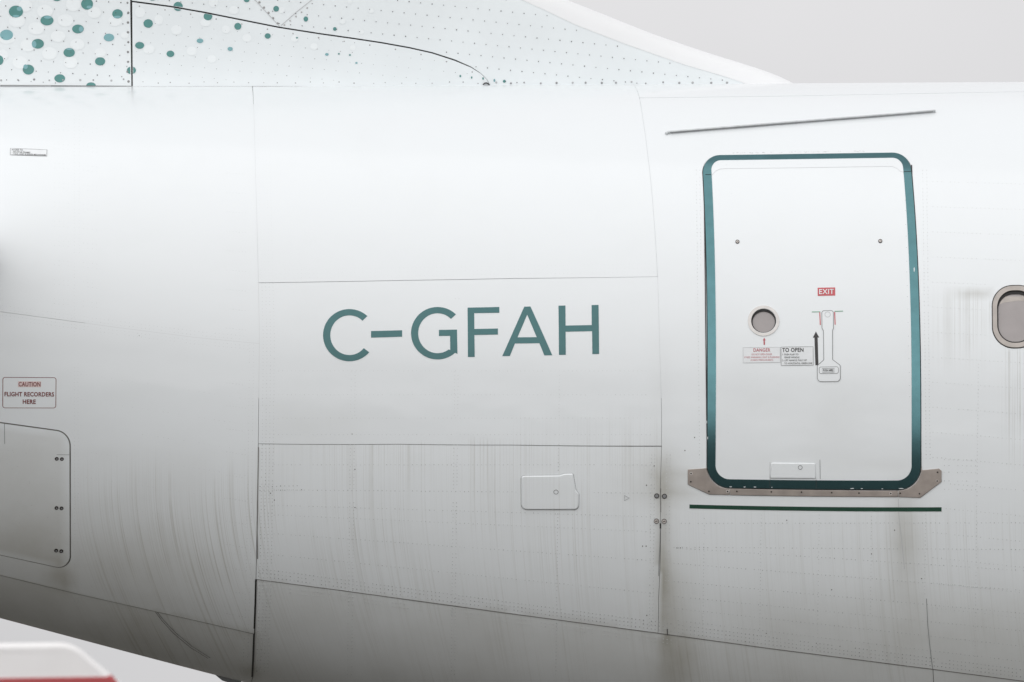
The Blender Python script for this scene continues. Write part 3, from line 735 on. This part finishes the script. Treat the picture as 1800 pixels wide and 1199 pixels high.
# ------------------------------------------------------------------ access covers and bolts
def access():
    o = patch('access_door', FUS, acc_uv, (), 0.0030, 0.010, M['white'], air, step=0.045, dirt=True)
    stroke('door_joint', FUS, ACC, 1.7, 0.0036, M['seamgrey'], o, closed=True); o['label'] = 'large round-cornered access door with paired dark latches'
    for x, y in ((100, 806.4), (109, 806.8), (99.6, 892.6), (108.4, 893.2), (99, 967.2), (108, 968.2)):
        poly('latch', FUS, ellipse(x, y, 3.5, 3.2, 16), 0.0045, M['screw'], o, thick=0.002)
        poly('latch_head', FUS, ellipse(x+0.3, y+0.4, 1.7, 1.5, 10), 0.0054, M['groove'], o, thick=0.001)
    stroke('latch_groove', FUS, [(100, 799.2), (123, 799.4)], 0.8, 0.0036, M['groove'], o)
    dots('rivets', FUS, [(random.uniform(5, 118), random.uniform(770, 985), random.uniform(0.7, 1.3), (0.25, 0.24, 0.22)) for _ in range(40)], 0.0042, o)
    C = fillet([(916, 836), (983.3, 835.3), (991.7, 832.5), (1007.5, 832), (1012.5, 860.8), (1018, 868.3), (1017.6, 896), (916.2, 896)], [6, 5, 5, 3, 4, 4, 8, 10], 6)
    o = poly('access_cover', FUS, C, 0.0105, M['white'], air, thick=0.0088, bevel=0.006, bheight=0.006, dirt=True); o['label'] = 'small raised access cover with a stepped right edge'
    stroke('cover_joint', FUS, C, 1.0, 0.0030, M['groove'], o, closed=True)
    stroke('cover_screw', FUS, ellipse(977.6, 864.6, 4, 3.6, 18), 0.9, 0.0117, M['groove'], o, closed=True)
    it = [(922+6.1*i, y, 0.8, (0.42, 0.42, 0.41)) for y in (841, 846, 851) for i in range(14)]
    it += [(922+6.1*i, 856+6*j, 0.7, (0.5, 0.5, 0.49)) for j in range(6) for i in range(8) if random.random() < 0.7]
    dots('rivets', FUS, it, 0.0118, o)
    stroke('triangle_mark', FUS, [(1097.6, 871), (1106.4, 875.5), (1097.6, 880)], 0.8, 0.0030, M['groove'], air, closed=True)
    for x, y, dark in ((1154.4, 871.6, 1), (1168.1, 872.2, 1), (1154, 916, 0), (1167.5, 916.4, 0)):
        b = poly('bolt', FUS, ellipse(x, y, 4.5, 4.4, 20), 0.0050, M['screw'], air, thick=0.003); b['label'] = 'dark recessed bolt at the skin joint' if dark else 'slotted bolt at the skin joint'
        poly('bolt_head', FUS, ellipse(x, y, 3.2 if dark else 3.7, 3 if dark else 3.5, 16), 0.0075, M['groove'] if dark else M['ring'], b, thick=0.003)
        if not dark: stroke('bolt_slot', FUS, [(x-2.2, y+0.8), (x+2.2, y-0.8)], 1.0, 0.0086, M['screw'], b)
    # drain mast under the belly joint
    q = FUS.hit([(395, 1184)])[0]
    P = FUS.pos(np.array([q]), 0)[0]
    V = []; 
    prof = [(-0.075, 0.0), (0.10, 0.0), (0.085, -0.055), (-0.01, -0.05), (-0.06, -0.022)]
    for s in (-0.03, 0.03):
        for a, b in prof: V.append((P[0]+a, 0.02+s, Zb(P[0])+0.028+b-0.27*a))
    F = [(0, 1, 2, 3, 4), (9, 8, 7, 6, 5)]+[(i, i+5, (i+1) % 5+5, (i+1) % 5) for i in range(5)]
    mesh_obj('drain_mast', V, F, M['groove'], air, smooth=False)
access()

# ------------------------------------------------------------------ placards on the skin
def placards():
    C = fillet([(5.3, 663.4), (98.8, 663.9), (98.3, 717.2), (5, 717)], 4, 5)
    o = poly('flight_recorder_placard', FUS, C, 0.0034, M['plac_grey'], air, thick=0.0015); o['label'] = 'white caution placard for the flight recorders'
    stroke('placard_border', FUS, C, 1.2, 0.0040, M['darkred'], o, closed=True)
    poly('caution_field', FUS, [(32, 670.4), (72.6, 670.6), (72.4, 680.6), (31.8, 680.4)], 0.0042, mat('faded_red_field', lin(222, 200, 198), 0.5), o)
    text('caution_lettering', 'CAUTION', box_quad(33, 671.3, 71.4, 679.4, 0.004), 0.0052, M['darkred'], o, 0.018)
    text('caution_lettering', 'FLIGHT RECORDERS', box_quad(8.2, 688.8, 95.4, 696.8, 0.006), 0.0046, M['darkred'], o, 0.03)
    text('caution_lettering', 'HERE', box_quad(40.2, 702.2, 63.2, 710, 0.004), 0.0046, M['darkred'], o, 0.03)
    B = [(18.3, 262), (82.6, 264.6), (82.2, 275.6), (18.2, 273.4)]
    o = poly('access_placard', FUS, B, 0.0052, M['plac'], air, thick=0.001); o['label'] = 'tiny bordered access placard with three lines'
    stroke('placard_border', FUS, B, 0.8, 0.0058, M['groove'], o, closed=True)
    for bd, x0, x1, y in (('ACCESS TO:', 20.6, 40.8, 263.3), ('- FIN STUB FRAMES', 21.2, 53.4, 267.2), ('- T.H.S. AND RUDDER MECHANISM', 21.4, 80.4, 270.6)):
        text('access_lettering', bd, box_quad(x0, y, x1, y+2.7, 0.036), 0.0064, M['ink'], o, 0.012)
placards()

# ------------------------------------------------------------------ rivets of the skin
def rivets():
    it = []
    def tone(x, y, c):
        base = np.array([0.76, 0.785, 0.79]); return tuple(base*(1-c*random.uniform(0.7, 1.25)))
    def con(y): return float(np.interp(y, [150, 400, 700, 900, 1190], [0.12, 0.18, 0.26, 0.42, 0.52]))
    def add(x, y, k=1.0, r=0.95):
        if 1205 < x < 1660 and 815 < y < 902: return
        if -5 < x < 104 and 658 < y < 722: return
        if x < 127 and 735+max(x, 0)*0.14 < y < 1003: return
        if 910 < x < 1022 and 828 < y < 900: return
        if 560 < x < 1060 and 530 < y < 640: return
        if 1232 < x < 1622 and 265 < y < 865: return
        if 1738 < x and 497 < y < 617: return
        if random.random() < 0.07: return
        if y > 200: it.append((x+random.uniform(-.35, .35), y+random.uniform(-.35, .35), r*random.uniform(0.75, 1.15), tone(x, y, min(0.8, k*con(y)))))
    def row(p, q, step, k=1.0, r=0.95):
        n = int(math.hypot(q[0]-p[0], q[1]-p[1])/step)
        for i in range(n+1): add(p[0]+(q[0]-p[0])*i/max(n, 1), p[1]+(q[1]-p[1])*i/max(n, 1), k, r)
    v1x = lambda y: np.interp(y, [195, 600, 780, 1018, 1190], [446, 456, 454, 450, 444])
    for y in np.arange(215, 1185, 6.3):
        for dx in (7, 13.5, 20, 26.5): add(v1x(y)+dx-(3.5 if y > 900 else 0)*0, y, 1.0)
        if y > 600:
            for dx in (-10, -17): add(v1x(y)+dx, y, 0.9)
    for y in list(np.arange(305, 580, 34))+list(np.arange(673, 1110, 40.5)):
        for j in range(7): add(399+5.4*j, y+j*0.9*(y/900), 1.1)
    for y in np.arange(205, 600, 6.3): add(131, y, 1.0); (y < 445) and add(139.5, y, 1.0)
    for y in np.arange(640, 1060, 6.5): add(131+(y-640)*0.002, y, 1.0); add(137.5, y, 0.8)
    for k, y in enumerate(np.arange(220, 535, 34.0)):
        for j in range(4):
            for d in (0, 8): add(96+8*j, y+d+j*0.6, 1.2); add(147+7.7*j, y+d+4+j*0.9, 1.2)
    hl = lambda x: np.interp(x, [0, 200, 340, 455], [548, 575, 593, 604])
    for x in np.arange(4, 440, 7.2):
        for d in (-11, -4.5, 5.5, 11.5): add(x, hl(x)+d, 1.1)
    for x in np.arange(125, 440, 9):
        for b in (655, 700, 745, 790, 835, 880, 930, 980, 1025): 
            if random.random() < 0.6: add(x, b+0.15*(x-125), 0.8)
    h1 = lambda x: 497.5-(x-455)*0.0157
    for x in np.arange(458, 1152, 7.2):
        for d in (-8, -15, -22): add(x, h1(x)+d, 0.9)
    for y, k in ((652, .7), (694, .9), (735, .9), (764, .8), (817, .8), (861, 1.0), (888, .8), (905, 0.7), (912+26, 0.9), (975, .9)):
        sl = 0.0 if y < 850 else (y-850)*0.0009
        for x in np.arange(482, 1150, 7.6): add(x, y+(x-482)*sl*0.9, k)
    for y0 in (854, 861): row((457, y0+1), (530, y0), 7, 1.8)
    for cx in (616, 623, 798, 804, 982):
        for y in np.arange(500, 1190, 6.4):
            if (y % 130) < 84 or y > 880: add(cx+(y-780)*-0.012, y, 0.8)
    h3 = lambda x: np.interp(x, [450, 900, 1350, 1800], [1018, 1078.5, 1139, 1197])
    for x in np.arange(455, 1800, 6.9):
        for d in (-6.5, -13, -19.5): add(x, h3(x)+d, 1.15, 1.1)
        if x < 1250 and random.random() < 0.6:
            for d in (9, 15.5): add(x, h3(x)+d, 0.6)
    for a, b in (((1190, 920), (1800, 919)), ((1185, 962), (1800, 966)), ((1185, 963), (1800, 1003)), ((1185, 990), (1800, 1038)), ((1185, 1022), (1800, 1078)), ((1185, 1048), (1800, 1109)), ((1185, 1069), (1800, 1136)), ((1185, 1090), (1800, 1163))):
        row(a, b, 7.4, 0.95, 1.0)
    for x0, y0, y1 in ((1532, 908, 1150), (1627, 905, 1050), (1720, 640, 1160), (1145, 800, 1100), (1151, 800, 1100), (1172, 800, 1105), (1178, 800, 1105), (1238, 905, 1110), (1338, 905, 1130), (1440, 905, 1140)):
        row((x0, y0), (x0-(y1-y0)*0.012, y1), 6.4, 0.75)
    for y in np.arange(300, 812, 6.4): add(1224+(y-300)*0.012, y, 0.8); add(1230+(y-300)*0.012, y, 0.8); add(1622+(y-300)*0.012, y, 0.8); add(1629+(y-300)*0.012, y, 0.8)
    for y in np.arange(320, 1100, 44): row((1640, y), (1800, y+4+(y-320)*0.02), 7.5, 0.75)
    for y in (808, 818, 830, 845, 860): row((1660, y), (1715, y+1), 7.5, 0.9)
    row((1240, 879), (1380, 881), 7.5, 0.9)
    for a, b in ((1287, 1310), (1318, 1324), (1329, 1333), (1339, 1345), (1352, 1360), (1371, 1376), (1379, 1408), (1414, 1440), (1447, 1457), (1474, 1482), (1500, 1520)):
        for x in np.arange(a, b, 1.7):
            if random.random() < 0.6: it.append((x, 269.6-(x-1287)*0.013+random.uniform(-0.7, 0.7), random.uniform(0.4, 0.9), (0.42, 0.42, 0.43)))
    for x, y in ((1129.5, 960), (1135.8, 960), (1190, 963), (1196, 963), (1204, 792), (1221, 769), (1150, 819), (1136.5, 853), (1383, 914.5), (1572.5, 932), (1532, 973.5), (1620, 1017), (475.5, 867), (482.5, 879), (619, 763), (624, 825), (624, 892), (1137, 1081.5), (245, 590), (1347, 1113), (1462, 1036.5)):
        it.append((x, y, 1.25, (0.10, 0.095, 0.09)))
    dots('rivets', FUS, it, 0.0062, air)
rivets()

# ------------------------------------------------------------------ fin root
def fin():
    g = empty('dorsal_fin', (0, 0, 0), parent=air); g['label'] = 'pale spotted fin root with black panel joints and white leading edge'
    # leading edge strip, wrapped round both sides
    inner = np.array([(-900, -1930), (-500, -1430), (0, -730), (200, -490), (400, -285), (600, -140), (800, -45), (920, 1), (962, 20), (1012, 44), (1100, 78), (1200, 113), (1275, 135), (1310, 147), (1340, 158)], float)
    iuv = FIN.hit(inner); 
    xs = np.linspace(_lx[0]+0.05, _lx[-1]-0.004, 260)
    dz = np.maximum(LEz(xs)-np.interp(xs, iuv[::1][np.argsort(iuv[:, 0])][:, 0], iuv[np.argsort(iuv[:, 0])][:, 1]), 0.02)
    dz[xs > iuv[:, 0].max()] = np.maximum(dz[xs > iuv[:, 0].max()], 0.05)
    k = np.linspace(0, 1, 22)**2
    rows = []
    for s, kk in ((-1, k[::-1]), (1, k[1:])):
        for q in kk:
            uv = np.stack([xs, LEz(xs)-q*dz], 1); P = np.stack([uv[:, 0], s*FIN.g(uv[:, 0], uv[:, 1]), uv[:, 1]], 1)
            P[:, 1] += s*0.0015*(q > 0); rows.append(P)
    n = len(xs); V = np.concatenate(rows); F = []
    for i in range(len(rows)-1):
        for j in range(n-1): F.append((i*n+j, i*n+j+1, (i+1)*n+j+1, (i+1)*n+j))
    mesh_obj('leading_edge', V, F, M['finwhite'], g)
    # dark core behind the panel gaps
    lim = inner.copy(); lim[:, 1] -= 6
    core = np.concatenate([lim, [(1300, 172), (-900, 172)]])
    patch('fin_core', FIN, FIN.hit(core), (), -0.012, 0.0, M['black'], g, step=0.06, bstep=0.05, wall=False)
    patch('fin_panel', FIN, FIN.hit(core), (), 0.0, 0.0, M['finpaint'], g, step=0.08, bstep=0.06, mirror=True, wall=False)
    # panels of the near side
    curve = np.array([(233.5, 2), (300, 11.5), (360, 22), (430, 36), (490, 48), (560, 59), (620, 67.5), (670, 75), (720, 84), (760, 93), (800, 106), (828, 118), (845, 129), (856, 140), (862, 152), (866, 166)], float)
    up = curve.copy(); wd = np.interp(curve[:, 0], [233, 800, 826, 835, 866], [1.4, 1.3, 1.0, 0.45, 0.4])
    t = np.gradient(curve, axis=0); t /= np.linalg.norm(t, axis=1)[:, None]; nn = np.stack([t[:, 1], -t[:, 0]], 1)
    up = curve+nn*wd[:, None]; dn = curve-nn*wd[:, None]
    inn = inner.copy()
    A = np.array([(-900, -1930), (-500, -1430), (-60, -810), (0, -729), (120, -585), (220, -469), (228.8, -462), (228.8, 0), (231, 160), (231, 172), (-900, 172)], float)
    poly_fin = lambda nm, p, m, off=0.0, **kw: patch(nm, FIN, FIN.hit(p), (), off, 0.010, M[m], g, step=kw.get('step', 0.05), bstep=0.04)
    poly_fin('fin_panel', A, 'finpaint')
    B = np.concatenate([[(233.6, 172), (232.4, 4)], dn[1:], [(866, 172)]])
    poly_fin('fairing_panel', B, 'finpaint', 0.003)
    C = np.concatenate([[(232, -456)], inn[4:], [(1310, 172), (867.5, 172)], up[::-1][:-1], [(231.6, 1)]])
    poly_fin('fin_panel', C, 'finpaint')
    # faint crossing joints above the curve
    stroke('fin_joint', FIN, [(430, -20), (462, 15), (492, 47)], 1.0, 0.0022, M['faint'], g)
    stroke('fin_joint', FIN, [(494, 45), (520, 22), (548, 0), (570, -18)], 1.0, 0.0022, M['faint'], g)
    # sealant where the fin meets the crown
    for (a, b, m, w) in (((0, 151), (90, 151.6), 'faint', 1.2), ((90, 152), (232, 153), 'groove', 0.8), ((232, 154), (620, 153.4), 'groove', 0.9), ((862, 151.5), (960, 152), 'gap', 1.0)):
        stroke('base_sealant', FIN, [a, ((a[0]+b[0])/2, (a[1]+b[1])/2), b], w, 0.012, M[m], g, thick=0.012)
    o = stroke('fairing_bracket', FIN, [(849, 149), (852, 146.4), (855, 146), (858, 147.5), (861, 151)], 1.6, 0.012, M['black'], g, thick=0.01)
    # painted spots
    W = [(45, 10, 12, 11), (79, 20, 14, 12), (129, 8, 13, 12), (30, 37, 14.5, 11), (115, 36, 14, 11), (12, 67, 15, 10.5), (64, 50, 14.5, 11), (102, 64, 13, 10), (49, 80, 13.5, 11), (87, 94, 13, 11.5),
         (136, 78, 12.5, 10), (35, 110, 13, 11.5), (5, 97, 9, 10), (124, 110, 12, 10.5), (176, 93, 10, 8.5), (202, 37, 12, 9.5), (166, 22, 12, 10), (219, 62, 7, 6), (246, 22, 9, 9), (279, 35, 7.5, 9), (310, 53, 9.5, 8.5),
         (361, 40, 9, 7), (397, 52, 7.5, 7), (337, 90, 9, 8), (372, 104, 8, 7), (434, 67, 8, 7), (411, 18, 9, 7.5), (375, 4, 8, 9), (262, 87, 10, 8), (326, 20, 7, 6), (518, 68, 6.5, 6), (552, 82, 6.5, 6), (620, 84, 5, 5), (602, 38, 5, 4.5), (652, 19, 5, 4.5), (615, 3, 4, 4), (495, 18, 5.5, 5.5), (635, 56, 4.5, 4.5)]
    fo = lambda x, y: 0.0045 if (233 < x < 866 and y > np.interp(x, curve[:, 0], curve[:, 1])) else 0.0015
    for x, y, rx, ry in W:
        if abs(x-230.5) < rx+2 or (x > 225 and abs(y-np.interp(x, curve[:, 0], curve[:, 1])) < ry+3): continue
        poly('white_spot', FIN, ellipse(x, y, rx, ry, 22), fo(x, y), M['spotwhite'], g, thick=0.0006, step=0.2, bstep=0.2)
    Tl = [(28, 20.5, 12.5, 10.5, 0), (82.5, 36, 11.5, 8.7, 0), (153, 7, 10.5, 10, 0), (206.5, 24.5, 9.3, 8.2, 0), (137, 51, 10.3, 7.7, 0), (11.5, 61.5, 11.5, 9.2, 1), (191.5, 66, 9.2, 6.7, 1), (66.5, 77, 10.7, 8.5, 0),
          (121.5, 92.5, 10, 8, 0), (176, 108, 9, 7.2, 0), (-1, 106, 7, 8.5, 0), (50, 122.5, 10, 8.7, 0), (105, 138, 9.5, 7.2, 0), (160, 151, 8.5, 6, 0), (260.5, 41.5, 8.3, 7.5, 0), (245.5, 80, 8, 6, 0),
          (299.5, 95, 6.8, 5.7, 0), (418, 46.5, 6.2, 6, 0), (351.5, 72, 5.8, 4, 1), (404.5, 86.3, 4.6, 3.5, 1), (433.5, 0, 5, 4, 0), (485.5, 15.5, 5, 5, 0), (537.5, 33.5, 4, 4.5, 0), (588.5, 51, 3.2, 3.2, 0),
          (470.5, 63.5, 5.3, 4.7, 0), (522, 66.7, 1.8, 1.5, 0), (574.5, 96, 3.2, 2.4, 1), (595.5, 95, 1.7, 1.4, 0), (615, 97, 1.8, 1.5, 0), (626.5, 111, 2.2, 1.6, 1), (809, 134, 1.5, 2.2, 0), (829, 136.5, 1.3, 2, 0), (849, 138.3, 1.4, 2.3, 0),
          (869, 141.5, 1.6, 2.8, 1), (886.5, 143, 2.6, 2.6, 0), (100, -4, 8, 6, 0), (209, -18, 9, 8, 0), (268, -6, 8, 7, 0)]
    halves = [(231, 124, 8, 6.7), (313, 11.5, 8.2, 8), (365.5, 29, 7.5, 7)]
    for x, y, rx, ry, lt in Tl:
        poly('teal_spot', FIN, ellipse(x, y, rx, ry, 24), fo(x, y)+0.0008, M['teal_light' if lt else 'teal'], g, thick=0.0006, step=0.2, bstep=0.2)
    for x, y, rx, ry in halves:       # spots cut by a joint are two half discs
        E = ellipse(x, y, rx, ry, 48)
        if x < 232:
            h1, h2 = E[E[:, 0] < 229.6], E[E[:, 0] > 233.4]
            h1 = h1[np.argsort(np.arctan2(h1[:, 1]-y, -(h1[:, 0]-x)))]; h2 = h2[np.argsort(np.arctan2(h2[:, 1]-y, h2[:, 0]-x))]
        else:
            cy = np.interp(E[:, 0], curve[:, 0], curve[:, 1]); h1, h2 = E[E[:, 1] < cy-1.6], E[E[:, 1] > cy+1.6]
            h1 = h1[np.argsort(h1[:, 0]*0+np.arctan2(-(h1[:, 0]-x), -(h1[:, 1]-y+3)))]; h2 = h2[np.argsort(np.arctan2(h2[:, 0]-x, h2[:, 1]-y+3))]
        for h in (h1, h2):
            if len(h) > 3: poly('teal_spot', FIN, h, fo(*h.mean(0))+0.0008, M['teal'], g, thick=0.0006, step=0.2, bstep=0.2)
    # flecks of overlap inside the big spots
    for x, y, rx, ry in ((34, 15.5, 4.5, 4), (84, 30.5, 7, 2.6), (142.5, 51.5, 4, 5), (60, 78, 4, 6), (45, 117.5, 4, 4), (157, 12.6, 5, 2.6), (206, 30, 6.5, 2.2), (122, 86.5, 5.5, 1.6), (28, 28.5, 6, 2)):
        poly('pale_fleck', FIN, ellipse(x, y, rx, ry, 14), fo(x, y)+0.0016, M['teal_light'], g, thick=0.0006, step=0.2, bstep=0.2)
    # fastener heads
    it = []; dk = lambda: tuple(np.array([0.10, 0.10, 0.105])*random.uniform(0.4, 2.2))
    cv = lambda x: np.interp(x, curve[:, 0], curve[:, 1])
    iy = lambda x: np.interp(x, inner[:, 0], inner[:, 1])
    for i in range(-40, 80):
        for j in range(-9, 10):
            x, y = 629.5+20.2*i-8.8*j, 14.5+2.05*i+19.6*j+0.0*i
            if 236 < x < 1300 and y > iy(x)+5 and y > -170 and y < (cv(x)-5 if x < 866 else 147): it.append((x, y, random.uniform(0.85, 1.15), dk()))
            x2, y2 = 96+21.5*i-9*j, 16+1.35*i+18*j
            if -420 < x2 < 226 and -170 < y2 < 147: it.append((x2, y2, random.uniform(0.8, 1.2), dk()))
            x3, y3 = 293.5+20.6*i-4*j, 43.5+2.0*i+17*j
            if 238 < x3 < 850 and cv(x3)+7 < y3 < 142 : it.append((x3, y3, random.uniform(0.75, 1.2), dk() if x3 < 640 or random.random() < 0.4 else (0.4, 0.41, 0.42)))
    for x in np.arange(5, 1290, 27): it.append((x+random.uniform(-4, 4), 146-(x < 232)*5+random.uniform(-2, 1), random.uniform(1.6, 2.4), tuple(np.array([0.42, 0.43, 0.44])*random.uniform(0.6, 1.15))))
    for y in np.arange(2, 150, 17.3): it.append((225+random.uniform(-1, 1), y+3, random.uniform(1.8, 2.6), (0.25, 0.25, 0.25)))
    for x in np.arange(245, 840, 45): it.append((x, cv(x)+7.5, random.uniform(1.8, 2.4), (0.33, 0.32, 0.32)))
    for k in range(5): it.append((456+8*k, 4+9.3*k, 2.2, (0.33, 0.33, 0.33))); it.append((500+10*k, 44-7.5*k, 1.8, (0.5, 0.5, 0.5)))
    dots('fasteners', FIN, it, 0.0062, g)
fin()

# ------------------------------------------------------------------ tailplane, just out of the picture on the left; its shade reaches in
def tailplane():
    V = []; F = []; n = 24
    secs = [(-0.7, -2.665, 3.6, 6.52, 0.5), (-1.6, -2.74, 3.5, 6.57, 0.46), (-3.2, -3.3, 3.2, 6.70, 0.36), (-8.5, -6.9, 1.7, 7.2, 0.16)]
    for y, xl, c, z, t in secs:
        for k in range(n):
            a = 2*math.pi*k/n; ch = (1-math.cos(a))/2
            V.append((xl-c*ch, y, z+math.sin(a)*t/2*(1-ch)**0.5*1.5*(0.35+ch**0.5)))
    for i in range(3):
        for k in range(n):
            j = (k+1) % n; F.append((i*n+k, i*n+j, (i+1)*n+j, (i+1)*n+k))
    F.append(tuple(range(3*n, 4*n)))
    mesh_obj('tailplane', V, F, M['finwhite'], air)
tailplane()

# ------------------------------------------------------------------ far red and white tail fin of another aircraft
def far_fin():
    Y = 150.0
    g0 = on_plane_y([(-40, 1250)], Y)[0]
    root = empty('tail_fin', tuple(g0), 'blurred red tail fin with a white rounded tip of another aircraft below the belly', 'tail fin')
    def loft(name, outline, m, half, off=0.0, bev=0.05):
        p = ccw(on_plane_y(fillet(*outline), Y)[:, [0, 2]]); n = len(p)
        rings = [(inset(p, bev), -half-off), (p, -half*0.55-off), (p, half*0.55+off), (inset(p, bev), half+off)]
        V = np.concatenate([np.stack([q[:, 0], np.full(n, Y+y), q[:, 1]], 1) for q, y in rings])-g0; F = []
        for r in range(3):
            for i in range(n):
                j = (i+1) % n; F.append((r*n+i, r*n+j, (r+1)*n+j, (r+1)*n+i))
        F.append(tuple(range(n))[::-1]); F.append(tuple(range(3*n, 4*n)))
        mesh_obj(name, V, F, m, root, smooth=False)
    red = mat('red_fin_paint', lin(176, 66, 70), 0.4, coat=0.3, noise=0.05, nscale=0.6)
    wht = mat('white_fin_tip', (0.86, 0.85, 0.85), 0.4, coat=0.2, noise=0.06, nscale=0.8)
    loft('fin_body', ([(-420, 1196), (60, 1188.5), (197, 1186.5), (560, 1640), (-420, 1640)], 0), red, 0.22)
    loft('fin_tip', ([(-420, 1136), (128, 1129), (214, 1202), (590, 1660), (-420, 1660)], [6, 70, 120, 0, 0]), wht, 0.19, bev=0.10)
    q = on_plane_y([(20, 1142), (40, 1186)], Y-0.185)-g0
    d = np.array([0.014, 0, 0])
    mesh_obj('fin_joint', [q[0]-d, q[0]+d, q[1]+d, q[1]-d]+[v+np.array([0, 0.04, 0]) for v in (q[0]-d, q[0]+d, q[1]+d, q[1]-d)], [(3, 2, 1, 0), (0, 1, 5, 4), (2, 3, 7, 6), (1, 2, 6, 5), (3, 0, 4, 7)], mat('fin_joint_grey', (0.80, 0.79, 0.785), 0.6), root, smooth=False)
far_fin()
bpy.context.view_layer.update()
